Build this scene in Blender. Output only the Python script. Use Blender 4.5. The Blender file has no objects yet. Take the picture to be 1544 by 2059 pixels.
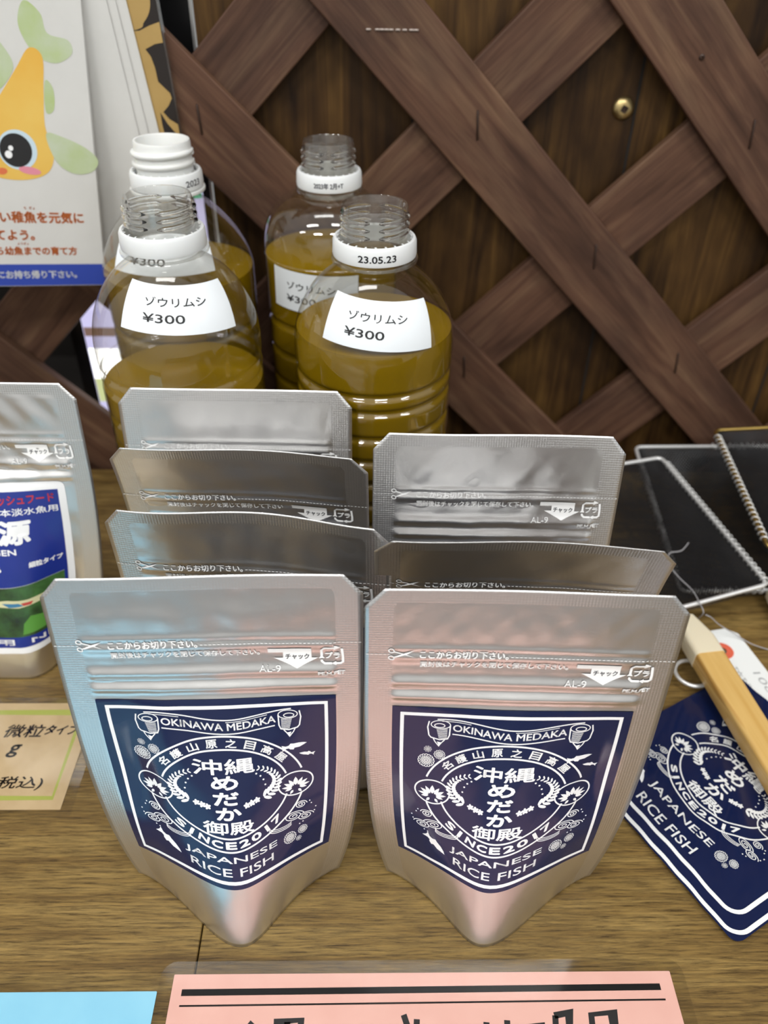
import bpy, bmesh, math, random
import numpy as np
from mathutils import Vector, Matrix
from mathutils.geometry import tessellate_polygon
S = bpy.context.scene
COL = S.collection
MM = 0.001
# ------------------------------------------------------------------ camera
F, W, Hh = 1600.0, 1544, 2059
cam = bpy.data.cameras.new('camera')
cam.sensor_fit = 'VERTICAL'; cam.sensor_height = 36; cam.sensor_width = 36
cam.lens = F / Hh * 36
cam.clip_start = 0.01; cam.clip_end = 50
cam.dof.use_dof = True; cam.dof.focus_distance = 0.262; cam.dof.aperture_fstop = 10.5
co = bpy.data.objects.new('camera', cam); COL.objects.link(co)
R0 = Vector((0.99981313, -0.01273574, 0.01454313))
R1 = Vector((0.00374162, -0.61059067, -0.79193752))
R2 = Vector((0.01896581, 0.79184395, -0.61042891))
co.matrix_world = Matrix(((R0.x, -R1.x, -R2.x, 0), (R0.y, -R1.y, -R2.y, 0), (R0.z, -R1.z, -R2.z, 0.280), (0, 0, 0, 1)))
S.camera = co
# ------------------------------------------------------------------ view, world, lights
S.view_settings.view_transform = 'Standard'; S.view_settings.look = 'None'
S.view_settings.exposure = -0.06; S.view_settings.gamma = 1.0
S.cycles.max_bounces = 12; S.cycles.transparent_max_bounces = 24; S.cycles.caustics_reflective = False
wd = bpy.data.worlds.new('shop_air'); S.world = wd; wd.use_nodes = True
bgn = wd.node_tree.nodes['Background']
bgn.inputs[1].default_value = 1.0
_wt = wd.node_tree                                          # brighter overhead (white ceiling) than at eye level
_tc0 = _wt.nodes.new('ShaderNodeTexCoord'); _sp = _wt.nodes.new('ShaderNodeSeparateXYZ'); _rp = _wt.nodes.new('ShaderNodeValToRGB')
_wt.links.new(_tc0.outputs['Generated'], _sp.inputs[0]); _wt.links.new(_sp.outputs[2], _rp.inputs[0]); _wt.links.new(_rp.outputs[0], bgn.inputs[0])
_rp.color_ramp.elements[0].position = .0; _rp.color_ramp.elements[0].color = (.42, .43, .43, 1)
_rp.color_ramp.elements[1].position = .55; _rp.color_ramp.elements[1].color = (.80, .81, .82, 1)
def area(name, x, y, z, sx, sy, power, rx=0, rz=0, col=(1.0, 0.99, 0.965)):
    l = bpy.data.lights.new(name, 'AREA'); l.shape = 'RECTANGLE'; l.size = sx; l.size_y = sy
    l.energy = power; l.color = col
    o = bpy.data.objects.new(name, l); COL.objects.link(o); o.location = (x, y, z); o.rotation_euler = (rx, 0, rz)
    return o
for lx, ly, p in ((-0.75, -0.35, 6.5), (0.35, -0.35, 6.5), (-0.75, -1.35, 14), (0.35, -1.35, 14), (1.5, -0.9, 7), (-1.8, -0.9, 7), (-0.2, 0.28, 3)):
    area('ceiling_lamp_light', lx, ly, 1.55, 0.55, 0.16, p)

# ------------------------------------------------------------------ materials
def mat(name, col=(.8, .8, .8), rough=.5, metal=0, coat=0, spec=None, trans=0, ior=1.45, sss=0, emit=None, es=1):
    m = bpy.data.materials.new(name); m.use_nodes = True
    b = m.node_tree.nodes['Principled BSDF']
    b.inputs['Base Color'].default_value = (*col, 1); b.inputs['Roughness'].default_value = rough
    b.inputs['Metallic'].default_value = metal; b.inputs['Coat Weight'].default_value = coat
    b.inputs['Coat Roughness'].default_value = .08
    b.inputs['Transmission Weight'].default_value = trans; b.inputs['IOR'].default_value = ior
    if spec is not None: b.inputs['Specular IOR Level'].default_value = spec
    if sss: b.inputs['Subsurface Weight'].default_value = sss; b.inputs['Subsurface Radius'].default_value = (.004, .003, .002)
    if emit: b.inputs['Emission Color'].default_value = (*emit, 1); b.inputs['Emission Strength'].default_value = es
    return m
class N:
    """small node helper"""
    def __init__(s, m): s.t = m.node_tree; s.b = s.t.nodes.get('Principled BSDF'); s.m = m
    def n(s, typ, **k):
        x = s.t.nodes.new(typ)
        for a, v in k.items():
            if a == 'ins':
                for i, w in v.items(): x.inputs[i].default_value = w
            else: setattr(x, a, v)
        return x
    def l(s, a, b): s.t.links.new(a, b)
    def coord(s, kind='Object', scale=(1, 1, 1)):
        c = s.n('ShaderNodeTexCoord'); mp = s.n('ShaderNodeMapping'); mp.inputs['Scale'].default_value = scale
        s.l(c.outputs[kind], mp.inputs['Vector']); s.mp = mp
        return mp.outputs['Vector']
    def noise(s, vec, scale, detail=4, rough=.55, dist=0):
        x = s.n('ShaderNodeTexNoise', ins={'Scale': scale, 'Detail': detail, 'Roughness': rough, 'Distortion': dist}); s.l(vec, x.inputs['Vector']); return x.outputs['Fac']
    def ramp(s, fac, stops):
        r = s.n('ShaderNodeValToRGB'); e = r.color_ramp.elements
        while len(e) < len(stops): e.new(.5)
        for i, (p, c) in enumerate(stops): e[i].position = p; e[i].color = (*c, 1) if len(c) == 3 else c
        s.l(fac, r.inputs['Fac']); return r.outputs['Color']
    def mix(s, fac, a, b, mode='MIX'):
        x = s.n('ShaderNodeMix', data_type='RGBA', blend_type=mode)
        for v, i in ((fac, 0), (a, 6), (b, 7)):
            if isinstance(v, (int, float)): x.inputs[i].default_value = v
            elif isinstance(v, tuple): x.inputs[i].default_value = (*v, 1)
            else: s.l(v, x.inputs[i])
        return x.outputs[2]
    def bump(s, h, strength=.3, dist=.0005):
        x = s.n('ShaderNodeBump', ins={'Strength': strength, 'Distance': dist}); s.l(h, x.inputs['Height']); s.l(x.outputs['Normal'], s.b.inputs['Normal'])
    def math(s, op, a, b=None, c=None):
        x = s.n('ShaderNodeMath', operation=op)
        for i, v in enumerate((a, b, c)):
            if v is None: continue
            if isinstance(v, (int, float)): x.inputs[i].default_value = v
            else: s.l(v, x.inputs[i])
        return x.outputs[0]

def m_counter():
    m = mat('counter_wood', rough=.42, spec=.35); h = N(m)
    v = h.coord('Object', (5, 75, 20))
    a = h.noise(v, 2.2, 8, .62, .6)
    v2 = h.coord('Object', (34, 600, 50)); b = h.noise(v2, 2.0, 7, .74, .3)
    v3 = h.coord('Object', (9, 14, 10)); c = h.noise(v3, 1.4, 4, .6)
    c1 = h.ramp(a, [(.30, (.105, .062, .019)), (.46, (.175, .110, .034)), (.60, (.225, .148, .049)), (.78, (.27, .185, .068))])
    c2 = h.ramp(b, [(.36, (.34, .31, .26)), (.48, (.92, .91, .9)), (.62, (1.4, 1.37, 1.28))])
    c3 = h.ramp(c, [(.32, (.66, .63, .58)), (.55, (1, 1, 1))])
    x = h.mix(1.0, c1, c2, 'MULTIPLY'); x = h.mix(1.0, x, c3, 'MULTIPLY')
    h.l(x, h.b.inputs['Base Color']); h.bump(b, .25, .0004)
    return m
def m_slat():
    m = mat('stained_lattice_wood', rough=.55, spec=.3); h = N(m)
    oi = h.n('ShaderNodeObjectInfo')
    tc = h.n('ShaderNodeTexCoord'); ad = h.n('ShaderNodeVectorMath', operation='ADD'); sc = h.n('ShaderNodeVectorMath', operation='SCALE'); sc.inputs['Scale'].default_value = 7.0
    cmb = h.n('ShaderNodeCombineXYZ'); h.l(oi.outputs['Random'], cmb.inputs[0]); h.l(oi.outputs['Random'], cmb.inputs[2]); h.l(cmb.outputs[0], sc.inputs[0])
    h.l(tc.outputs['Object'], ad.inputs[0]); h.l(sc.outputs[0], ad.inputs[1])
    def mp(s):
        x = h.n('ShaderNodeMapping'); x.inputs['Scale'].default_value = s; h.l(ad.outputs[0], x.inputs['Vector']); return x.outputs[0]
    a = h.noise(mp((5, 30, 60)), 2.0, 6, .6, .8); b = h.noise(mp((25, 100, 500)), 1.5, 5, .6); c = h.noise(mp((9, 9, 14)), 1.7, 3, .6)
    c1 = h.ramp(a, [(.3, (.060, .029, .018)), (.5, (.104, .053, .034)), (.68, (.155, .090, .055))])
    c2 = h.ramp(b, [(.35, (.82, .80, .78)), (.55, (1, 1, 1))])
    c3 = h.ramp(c, [(.35, (.72, .72, .74)), (.6, (1.08, 1.05, 1.0))])
    x = h.mix(1.0, h.mix(1.0, c1, c2, 'MULTIPLY'), c3, 'MULTIPLY'); h.l(x, h.b.inputs['Base Color']); h.bump(b, .2, .0003)
    return m
def m_plank():
    m = mat('dark_wall_planks', rough=.55, spec=.25); h = N(m)
    a = h.noise(h.coord('Object', (55, 40, 3.2)), 1.6, 7, .62, 1.2); b = h.noise(h.coord('Object', (9, 9, 6)), 1.5, 4, .65)
    c1 = h.ramp(a, [(.3, (.020, .009, .003)), (.5, (.068, .035, .010)), (.7, (.135, .075, .021))])
    c2 = h.ramp(b, [(.36, (.40, .34, .30)), (.6, (1.1, 1.05, 1))])
    h.l(h.mix(1.0, c1, c2, 'MULTIPLY'), h.b.inputs['Base Color']); h.bump(a, .2, .0005)
    return m
def m_foil(name='foil'):
    m = mat(name, (.81, .808, .806), .30, 1.0); h = N(m)
    tc = h.n('ShaderNodeTexCoord')
    nz = h.noise(tc.outputs['Object'], 90, 3, .5); nz2 = h.noise(tc.outputs['Object'], 1600, 2, .5)
    s = h.math('ADD', nz, h.math('MULTIPLY', nz2, .04)); h.bump(s, .10, .002)
    return m
def m_seal():
    m = mat('foil_heat_seal', (.775, .773, .772), .36, 1.0); h = N(m)
    uv = h.n('ShaderNodeTexCoord').outputs['UV']
    sp = h.n('ShaderNodeSeparateXYZ'); h.l(uv, sp.inputs[0])
    a = h.math('SINE', h.math('MULTIPLY', sp.outputs[0], 7.0)); b = h.math('SINE', h.math('MULTIPLY', sp.outputs[1], 7.0))
    h.bump(h.math('ADD', a, b), .10, .00025)
    return m
def m_clear(name, tint=(1, 1, 1), gloss=1.0, base=.04, rough=.03, edge=.55, haze=0.0):
    """thin clear plastic: see-through face on, shiny at the grazing edges"""
    m = bpy.data.materials.new(name); m.use_nodes = True; t = m.node_tree; t.nodes.remove(t.nodes['Principled BSDF'])
    h = N(m); out = t.nodes['Material Output']
    tr = h.n('ShaderNodeBsdfTransparent'); tr.inputs[0].default_value = (*tint, 1)
    gl = h.n('ShaderNodeBsdfGlossy'); gl.inputs['Roughness'].default_value = rough; gl.inputs['Color'].default_value = (gloss,) * 3 + (1,)
    lw = h.n('ShaderNodeLayerWeight'); lw.inputs[0].default_value = .35
    f = h.math('ADD', h.math('MULTIPLY', h.math('POWER', lw.outputs['Facing'], 3.0), edge), base)
    mx = h.n('ShaderNodeMixShader'); h.l(f, mx.inputs[0]); h.l(tr.outputs[0], mx.inputs[1]); h.l(gl.outputs[0], mx.inputs[2])
    last = mx.outputs[0]
    if haze:
        d = h.n('ShaderNodeBsdfDiffuse'); d.inputs[0].default_value = (.8, .8, .8, 1); m2 = h.n('ShaderNodeMixShader'); m2.inputs[0].default_value = haze
        h.l(last, m2.inputs[1]); h.l(d.outputs[0], m2.inputs[2]); last = m2.outputs[0]
    h.l(last, out.inputs[0])
    return m
def m_net():
    m = mat('black_net', (.012, .012, .013), .45); h = N(m); t = m.node_tree
    uv = h.n('ShaderNodeTexCoord').outputs['UV']
    def grid(off):
        ad = h.n('ShaderNodeVectorMath', operation='ADD'); ad.inputs[1].default_value = (off, off, 0); h.l(uv, ad.inputs[0])
        fr = h.n('ShaderNodeVectorMath', operation='FRACTION'); h.l(ad.outputs[0], fr.inputs[0])
        sb = h.n('ShaderNodeVectorMath', operation='SUBTRACT'); sb.inputs[1].default_value = (.5, .5, 0); h.l(fr.outputs[0], sb.inputs[0])
        ml = h.n('ShaderNodeVectorMath', operation='MULTIPLY'); ml.inputs[1].default_value = (1, 1.5, 0); h.l(sb.outputs[0], ml.inputs[0])
        ln = h.n('ShaderNodeVectorMath', operation='LENGTH'); h.l(ml.outputs[0], ln.inputs[0]); return ln.outputs['Value']
    d = h.math('MINIMUM', grid(0), grid(.5))
    hole = h.math('LESS_THAN', d, .34)
    tr = h.n('ShaderNodeBsdfTransparent'); mx = h.n('ShaderNodeMixShader')
    h.l(hole, mx.inputs[0]); h.l(h.b.outputs[0], mx.inputs[1]); h.l(tr.outputs[0], mx.inputs[2]); h.l(mx.outputs[0], t.nodes['Material Output'].inputs[0])
    return m
def m_noisy(name, c0, c1, scale, rough=.6, bump=0, stretch=(1, 1, 1), coat=0):
    m = mat(name, c0, rough, coat=coat); h = N(m)
    a = h.noise(h.coord('Object', stretch), scale, 5, .6)
    h.l(h.ramp(a, [(.35, c0), (.65, c1)]), h.b.inputs['Base Color'])
    if bump: h.bump(a, bump, .0003)
    return m
M = dict(
    counter=m_counter(), slat=m_slat(), plank=m_plank(), foil=m_foil(), seal=m_seal(), net=m_net(),
    navy=mat('navy_label_paper', (.005, .012, .056), .16, coat=.35), white=mat('white_ink', (.86, .87, .88), .35),
    foilink=mat('white_ink_on_foil', (.95, .95, .94), .5), pet=m_clear('clear_pet', (.93, .93, .915), 1, .075, .035, .85),
    petneck=m_clear('clear_pet_neck', (.93, .93, .92), 1, .085, .04, 1.0, .015),
    petthread=mat('clear_pet_thread', (.98, .98, .97), .04, trans=1, ior=1.48),
    liquid=mat('yellow_culture_water', (.25, .150, .003), .15, sss=0.08, spec=.25), ring=mat('white_cap_ring', (.80, .82, .82), .35, sss=.1),
    ringpet=mat('white_neck_plastic', (.78, .79, .77), .3, sss=.15),
    paper=mat('white_sticker_paper', (.80, .84, .87), .28, coat=.25), ink=mat('black_ink', (.012, .012, .013), .5), greyink=mat('grey_ink', (.10, .10, .11), .5),
    leaflet=m_noisy('leaflet_paper', (.60, .595, .57), (.63, .625, .60), 30, .5), orange=mat('orange_ink', (.68, .19, .05), .5),
    blueband=mat('leaflet_blue_band', (.028, .06, .36), .45), black=mat('black_plastic', (.008, .008, .009), .3),
    gold=m_noisy('gold_print', (.40, .26, .085), (.44, .29, .10), 40, .4), darkprint=mat('dark_print', (.018, .013, .011), .3),
    silver=mat('silver_wire', (.80, .80, .79), .30, .55), goldwire=mat('gold_wire', (.62, .43, .13), .3, 1),
    pink=m_noisy('pink_paper', (.79, .44, .375), (.83, .48, .41), 60, .5), blue=m_noisy('light_blue_paper', (.27, .62, .83), (.30, .66, .86), 60, .5),
    kraft=m_noisy('kraft_card', (.49, .345, .18), (.60, .44, .25), 45, .7, .1), green=mat('green_border', (.38, .41, .08), .6),
    film=m_clear('laminate_film', (.985, .985, .98), 1, .02, .10, .14), brass=mat('brass_screw', (.55, .42, .20), .35, 1),
    staple=mat('dark_staple', (.045, .025, .018), .4, .3), tag=mat('white_tag_card', (.82, .84, .83), .6), redring=mat('red_tag_ring', (.70, .13, .07), .6),
    cream=mat('cream_resin', (.78, .70, .52), .4, sss=.2), thread=mat('nylon_thread', (.35, .34, .35), .25), pencil=mat('pencil_marks', (.42, .43, .43), .7),
    floor=mat('grey_floor', (.16, .155, .15), .5), dark=mat('dark_recess', (.010, .007, .005), .8), wallpaint=mat('pale_wall', (.82, .82, .80), .8),
    blend=mat('pearl', (.7, .66, .58), .3, .9))
def m_handle():
    m = mat('varnished_pine', rough=.35, coat=.3); h = N(m)
    a = h.noise(h.coord('Object', (60, 60, 5)), 1.8, 4, .5, 1.0)
    h.l(h.ramp(a, [(.38, (.60, .36, .105)), (.52, (.68, .44, .15)), (.60, (.48, .25, .06)), (.66, (.66, .42, .14))]), h.b.inputs['Base Color']); return m
M['handle'] = m_handle()

# ------------------------------------------------------------------ object helpers (mm in, metres out)
def tag(o, label=None, cat=None, group=None, kind=None):
    if label: o['label'] = label
    if cat: o['category'] = cat
    if group: o['group'] = group
    if kind: o['kind'] = kind
    return o
def thing(name, label, cat, loc=(0, 0, 0), rz=0, group=None):
    o = bpy.data.objects.new(name, None); COL.objects.link(o); o.empty_display_size = .01
    o.location = [c * MM for c in loc]; o.rotation_euler = (0, 0, rz)
    return tag(o, label, cat, group)
def mesh(name, V, Fc, m, parent=None, smooth=True, uv=None, mats=None, mi=None, loc=(0, 0, 0), rot=(0, 0, 0)):
    me = bpy.data.meshes.new(name)
    me.from_pydata([tuple(float(c) * MM for c in v) for v in V], [], [tuple(int(i) for i in f) for f in Fc])
    for x in (mats or [m]): me.materials.append(x)
    if mi is not None: me.polygons.foreach_set('material_index', list(mi))
    if uv is not None:
        ul = me.uv_layers.new(name='uv')
        idx = np.zeros(len(me.loops), dtype=np.int32); me.loops.foreach_get('vertex_index', idx)
        ul.data.foreach_set('uv', np.asarray(uv, dtype=np.float32)[idx].ravel())
    if smooth: me.polygons.foreach_set('use_smooth', [True] * len(me.polygons))
    me.update()
    o = bpy.data.objects.new(name, me); COL.objects.link(o)
    o.location = [c * MM for c in loc]; o.rotation_euler = rot
    if parent: o.parent = parent
    return o
class MB:
    """collects shapes into one mesh"""
    def __init__(s): s.V, s.F = [], []
    def add(s, V, Fc):
        n = len(s.V); s.V += [tuple(v) for v in V]; s.F += [tuple(i + n for i in f) for f in Fc]; return s
    def box(s, x0, x1, y0, y1, z0, z1):
        V = [(x, y, z) for z in (z0, z1) for y in (y0, y1) for x in (x0, x1)]
        return s.add(V, [(0, 2, 3, 1), (4, 5, 7, 6), (0, 1, 5, 4), (2, 6, 7, 3), (0, 4, 6, 2), (1, 3, 7, 5)])
    def prism(s, pts, z0, z1):
        n = len(pts); V = [(x, y, z0) for x, y in pts] + [(x, y, z1) for x, y in pts]
        tri = tessellate_polygon([[Vector((x, y, 0)) for x, y in pts]])
        Fc = [tuple(t) for t in tri] + [tuple(i + n for i in t) for t in tri] + [(i, (i + 1) % n, (i + 1) % n + n, i + n) for i in range(n)]
        return s.add(V, Fc)
    def tube(s, pts, r, seg=10, closed=False):
        P = [Vector(p) for p in pts]; n = len(P); V = []; up = Vector((0, 0, 1)); prev = None
        for i, p in enumerate(P):
            a = P[(i + 1) % n] if (closed or i < n - 1) else p; b = P[i - 1] if (closed or i > 0) else p
            t = (a - b).normalized()
            if prev is None:
                nx = t.cross(up)
                if nx.length < .1: nx = t.cross(Vector((1, 0, 0)))
            else: nx = prev - t * prev.dot(t)
            nx.normalize(); prev = nx; ny = t.cross(nx)
            rr = r[i] if isinstance(r, (list, tuple)) else r
            for k in range(seg):
                w = 2 * math.pi * k / seg; V.append(p + (nx * math.cos(w) + ny * math.sin(w)) * rr)
        Fc = []
        for i in range(n if closed else n - 1):
            for k in range(seg):
                a, b = i * seg + k, i * seg + (k + 1) % seg; j = (i + 1) % n
                Fc.append((a, b, j * seg + (k + 1) % seg, j * seg + k))
        if not closed: Fc += [tuple(range(seg))[::-1], tuple((n - 1) * seg + k for k in range(seg))]
        return s.add(V, Fc)
    def lathe(s, prof, seg=72, cx=0, cy=0, a0=0, a1=2 * math.pi, cap=False):
        full = abs(a1 - a0 - 2 * math.pi) < 1e-6; ns = seg if full else seg + 1; V = []
        for r, z in prof:
            for k in range(ns):
                w = a0 + (a1 - a0) * k / seg; V.append((cx + r * math.cos(w), cy + r * math.sin(w), z))
        Fc = []
        for i in range(len(prof) - 1):
            for k in range(seg):
                k2 = (k + 1) % ns; Fc.append((i * ns + k, i * ns + k2, (i + 1) * ns + k2, (i + 1) * ns + k))
        if cap: Fc += [tuple(range(ns))[::-1], tuple((len(prof) - 1) * ns + k for k in range(ns))]
        return s.add(V, Fc)
    def build(s, name, m, parent=None, smooth=True, **k): return mesh(name, s.V, s.F, m, parent, smooth, **k)
def autosmooth(o, deg=35):
    me = o.data; me.update()
    bm = bmesh.new(); bm.from_mesh(me); lim = math.radians(deg)
    for e in bm.edges:
        if len(e.link_faces) == 2 and e.calc_face_angle(0) > lim: e.smooth = False
    bm.to_mesh(me); bm.free()
    return o
def bevel(o, w, seg=2):
    md = o.modifiers.new('bevel', 'BEVEL'); md.width = w * MM; md.segments = seg; md.limit_method = 'ANGLE'; md.harden_normals = False
    return o

# ------------------------------------------------------------------ flat artwork (2-D, then laid on a surface)
_tc = {}
def glyphs(body):
    if body not in _tc:
        c = bpy.data.curves.new('t', 'FONT'); c.body = body; c.size = 1; c.resolution_u = 3; c.fill_mode = 'FRONT'
        o = bpy.data.objects.new('t', c); COL.objects.link(o)
        me = o.evaluated_get(bpy.context.evaluated_depsgraph_get()).to_mesh()
        V = np.array([x.co[:2] for x in me.vertices]).reshape(-1, 2); Fc = [tuple(p.vertices) for p in me.polygons]
        bpy.data.objects.remove(o); bpy.data.curves.remove(c)
        _tc[body] = (V, Fc)
    return _tc[body]
class Art:
    def __init__(s): s.V, s.F = [], []
    def add(s, V, Fc):
        n = len(s.V); s.V += [(float(a), float(b)) for a, b in V]; s.F += [tuple(i + n for i in f) for f in Fc]
    def poly(s, pts):
        tri = tessellate_polygon([[Vector((x, y, 0)) for x, y in pts]]); s.add(pts, tri)
    def ell(s, cx, cy, rx, ry, rot=0, n=20):
        c, d = math.cos(rot), math.sin(rot)
        s.poly([(cx + rx * math.cos(w) * c - ry * math.sin(w) * d, cy + rx * math.cos(w) * d + ry * math.sin(w) * c) for w in [2 * math.pi * k / n for k in range(n)]])
    def stroke(s, pts, w, closed=False, taper=False):
        P = np.array(pts, float); n = len(P); V = []
        for i in range(n):
            a = P[(i + 1) % n] if (closed or i < n - 1) else P[i]; b = P[i - 1] if (closed or i > 0) else P[i]
            t = a - b; t /= (np.hypot(*t) + 1e-9); nn = np.array([-t[1], t[0]])
            k = w / 2
            if closed or 0 < i < n - 1:
                t0 = P[i] - P[i - 1]; t0 /= (np.hypot(*t0) + 1e-9); k = w / 2 / max(.5, abs(np.dot(nn, np.array([-t0[1], t0[0]]))))
            if taper: k *= max(.12, math.sin(math.pi * (i + .6) / (n + .2)))
            V += [P[i] + nn * k, P[i] - nn * k]
        Fc = [(2 * i, 2 * i + 1, 2 * ((i + 1) % n) + 1, 2 * ((i + 1) % n)) for i in range(n if closed else n - 1)]
        s.add(V, Fc)
    def arc(s, cx, cy, rx, ry, a0, a1, w, n=40):
        s.stroke([(cx + rx * math.cos(a0 + (a1 - a0) * k / n), cy + ry * math.sin(a0 + (a1 - a0) * k / n)) for k in range(n + 1)], w)
    def text(s, body, cx, cy, w, h, bold=0, rot=0, shear=0, anchor='c'):
        V, Fc = glyphs(body); V = V.copy(); lo, hi = V.min(0), V.max(0); ext = np.maximum(hi - lo, 1e-6)
        if w is None: w = h * ext[0] / ext[1]
        if h is None: h = w * ext[1] / ext[0]
        V = (V - (lo + hi) / 2) / ext * (w, h)
        V[:, 0] += shear * V[:, 1]
        if anchor == 'l': V[:, 0] += w / 2
        if rot: c, d = math.cos(rot), math.sin(rot); V = V @ np.array([[c, d], [-d, c]])
        offs = [(0, 0)] if not bold else [(bold * a, bold * b) for a, b in ((1, 0), (-1, 0), (0, 1), (0, -1), (.7, .7), (-.7, .7), (.7, -.7), (-.7, -.7))]
        for ox, oy in offs: s.add(V + (cx + ox, cy + oy), Fc)
    def arctext(s, body, cx, cy, rx, ry, a0, a1, w, h, bold=0, inward=False):
        n = len(body)
        for i, ch in enumerate(body):
            a = a0 + (a1 - a0) * (i / (n - 1)); x, y = cx + rx * math.cos(a), cy + ry * math.sin(a)
            nx, ny = math.cos(a) / rx, math.sin(a) / ry; t = math.atan2(ny, nx) - math.pi / 2
            if inward: t += math.pi
            ww = w * (.28 if ch in '1I' else 1)
            s.text(ch, x, y, ww, h, bold, t)
    def cut(s, du, dv):
        bm = bmesh.new(); vs = [bm.verts.new((x, y, 0)) for x, y in s.V]
        for f in s.F:
            try: bm.faces.new([vs[i] for i in f])
            except ValueError: pass
        P = np.array(s.V); lo, hi = P.min(0), P.max(0)
        for ax, d in ((0, du), (1, dv)):
            k = math.floor(lo[ax] / d) * d
            while k < hi[ax]:
                k += d
                no = (1, 0, 0) if ax == 0 else (0, 1, 0)
                bmesh.ops.bisect_plane(bm, geom=bm.verts[:] + bm.edges[:] + bm.faces[:], dist=1e-6, plane_co=(k, k, 0), plane_no=no)
        bm.verts.index_update(); s.V = [(v.co.x, v.co.y) for v in bm.verts]; s.F = [tuple(v.index for v in f.verts) for f in bm.faces]; bm.free()
        return s
    def lay(s, name, fn, m, parent=None):
        """fn maps (N,2) -> (N,3)"""
        return mesh(name, fn(np.array(s.V)), s.F, m, parent, smooth=True)
def flat(z, x0=0, y0=0, rot=0):
    c, d = math.cos(rot), math.sin(rot)
    def fn(P): return np.column_stack([x0 + P[:, 0] * c - P[:, 1] * d, y0 + P[:, 0] * d + P[:, 1] * c, np.full(len(P), z)])
    return fn
def rrect(x0, y0, x1, y1, r, n=6):
    o = []
    for cx, cy, a in ((x1 - r, y1 - r, 0), (x0 + r, y1 - r, 90), (x0 + r, y0 + r, 180), (x1 - r, y0 + r, 270)):
        for k in range(n + 1):
            w = math.radians(a + 90 * k / n); o.append((cx + r * math.cos(w), cy + r * math.sin(w)))
    return o

# ------------------------------------------------------------------ the setting
fl = MB().box(-3000, 3000, -4000, 2500, -860, -840).build('floor', M['floor'], smooth=False); tag(fl, kind='structure')
wf = MB().box(-3000, 3000, -2000, -1960, -840, 1900).build('wall_front', M['wallpaint'], smooth=False); tag(wf, kind='structure')
wb = MB().box(-80, 1600, 424, 440, -840, 1900).build('wall_back', M['plank'], smooth=False); tag(wb, kind='structure')
# grooves between vertical planks
gv = MB()
for gx in (20, 128, 236, 344): gv.box(gx, gx + 1.2, 423.6, 424.2, -800, 1900)
g = gv.build('wall_back_groove', M['dark'], smooth=False); g.parent = wb
wr = MB().box(-1500, -80, 640, 660, -840, 1900).build('wall_rear', M['dark'], smooth=False); tag(wr, kind='structure')  # near-black colour stands in for the deep shade behind the trellis
ct = thing('display_counter', 'brown wood-grain counter top that carries everything', 'counter')
ctop = MB().box(-56.2, 900, 5, 405, -30, 0).box(-900, -56.7, 5, 405, -30, 0).build('worktop', M['counter'], ct, smooth=False); bevel(ctop, .3, 1)
MB().box(-890, 890, 30, 400, -840, -30).build('cabinet_body', M['plank'], ct, smooth=False)

# trellis
tr = thing('trellis', 'brown stained diagonal wooden trellis standing against the dark plank wall', 'trellis', (0, 408, 280))
def slat(c, up, half=620, w=35.8, th=5.5):
    r2 = math.sqrt(.5)
    b = MB().box(-half, half, 0, th, -w / 2, w / 2)
    nx, nz, a = (r2, -r2, -math.pi / 4) if up else (r2, r2, math.pi / 4)
    o = b.build('slat', M['slat'], tr, smooth=False, loc=(c * nx, 5.6 if up else 0, c * nz), rot=(0, a, 0)); bevel(o, .7, 2)
    return o
for c in (-299, -207.4, -115.5, -25.9, 67.5, 159, 250.6, 342): slat(c, False)
for c in (-276.6, -184, -91.6, .9, 92.6, 183.9, 277.8, 370): slat(c, True)
def onslat(x, z, L, ang, m='staple', r=.55):
    o = MB().tube([(-L / 2, .1, 0), (-L / 2 + .4, -.3, 0), (L / 2 - .4, -.3, 0), (L / 2, .1, 0)], r, 8).build('staple', M[m], tr, loc=(x, 0, z - 0), rot=(0, ang, 0)); return o
def onwall(px, py, y):
    d = R0 * ((px - 772) / F) + R1 * ((py - 1029.5) / F) + R2
    k = y / d.y; return d.x * k, d.z * k
for px, py in ((960, 252), (1196, 516), (1360, 730), (1512, 270), (933, 738), (401, 240)):
    x, z = onwall(px, py, 408); onslat(x, z, 12.5, math.pi / 2 - .07)
x, z = onwall(1411, 115, 408)
MB().lathe([(1.4, 0), (1.2, .4), (.6, .5)], 14).build('nail_head', M['staple'], tr, loc=(x, -.2, z), rot=(math.pi / 2, 0, 0))
x, z = onwall(800, 60, 408)
a = MB()
for q in (-14, -10, -8, -6, -4, -1, 2, 5, 7): a.tube([(q, -.2, 0), (q + 1, -.5, .1), (q + 2, -.2, 0)], .45, 6)
a.build('glue_mark', mat('dried_glue', (.45, .38, .34), .3), tr, loc=(x, 0, z))
# screw in the plank wall
x, z = onwall(1253, 218, 424)
sc = thing('wall_screw', 'round brass screw head driven into the dark plank between trellis slats', 'screw', (x, 424, z + 280)); sc.rotation_euler = (math.pi / 2, 0, .0)
MB().lathe([(5.4, 0), (5.2, .7), (4.2, 1.7), (2.4, 2.3), (1.6, 2.35)], 32).lathe([(1.7, 2.35), (1.5, 1.2), (.01, 1.1)], 4).build('screw_head', M['brass'], sc)
MB().lathe([(2.1, 2.30), (2.1, 2.5), (1.5, 2.5), (1.5, 1.9), (.01, 1.9)], 4, a0=.3, a1=.3 + 2 * math.pi).build('drive_socket', M['staple'], sc, smooth=False)

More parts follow.
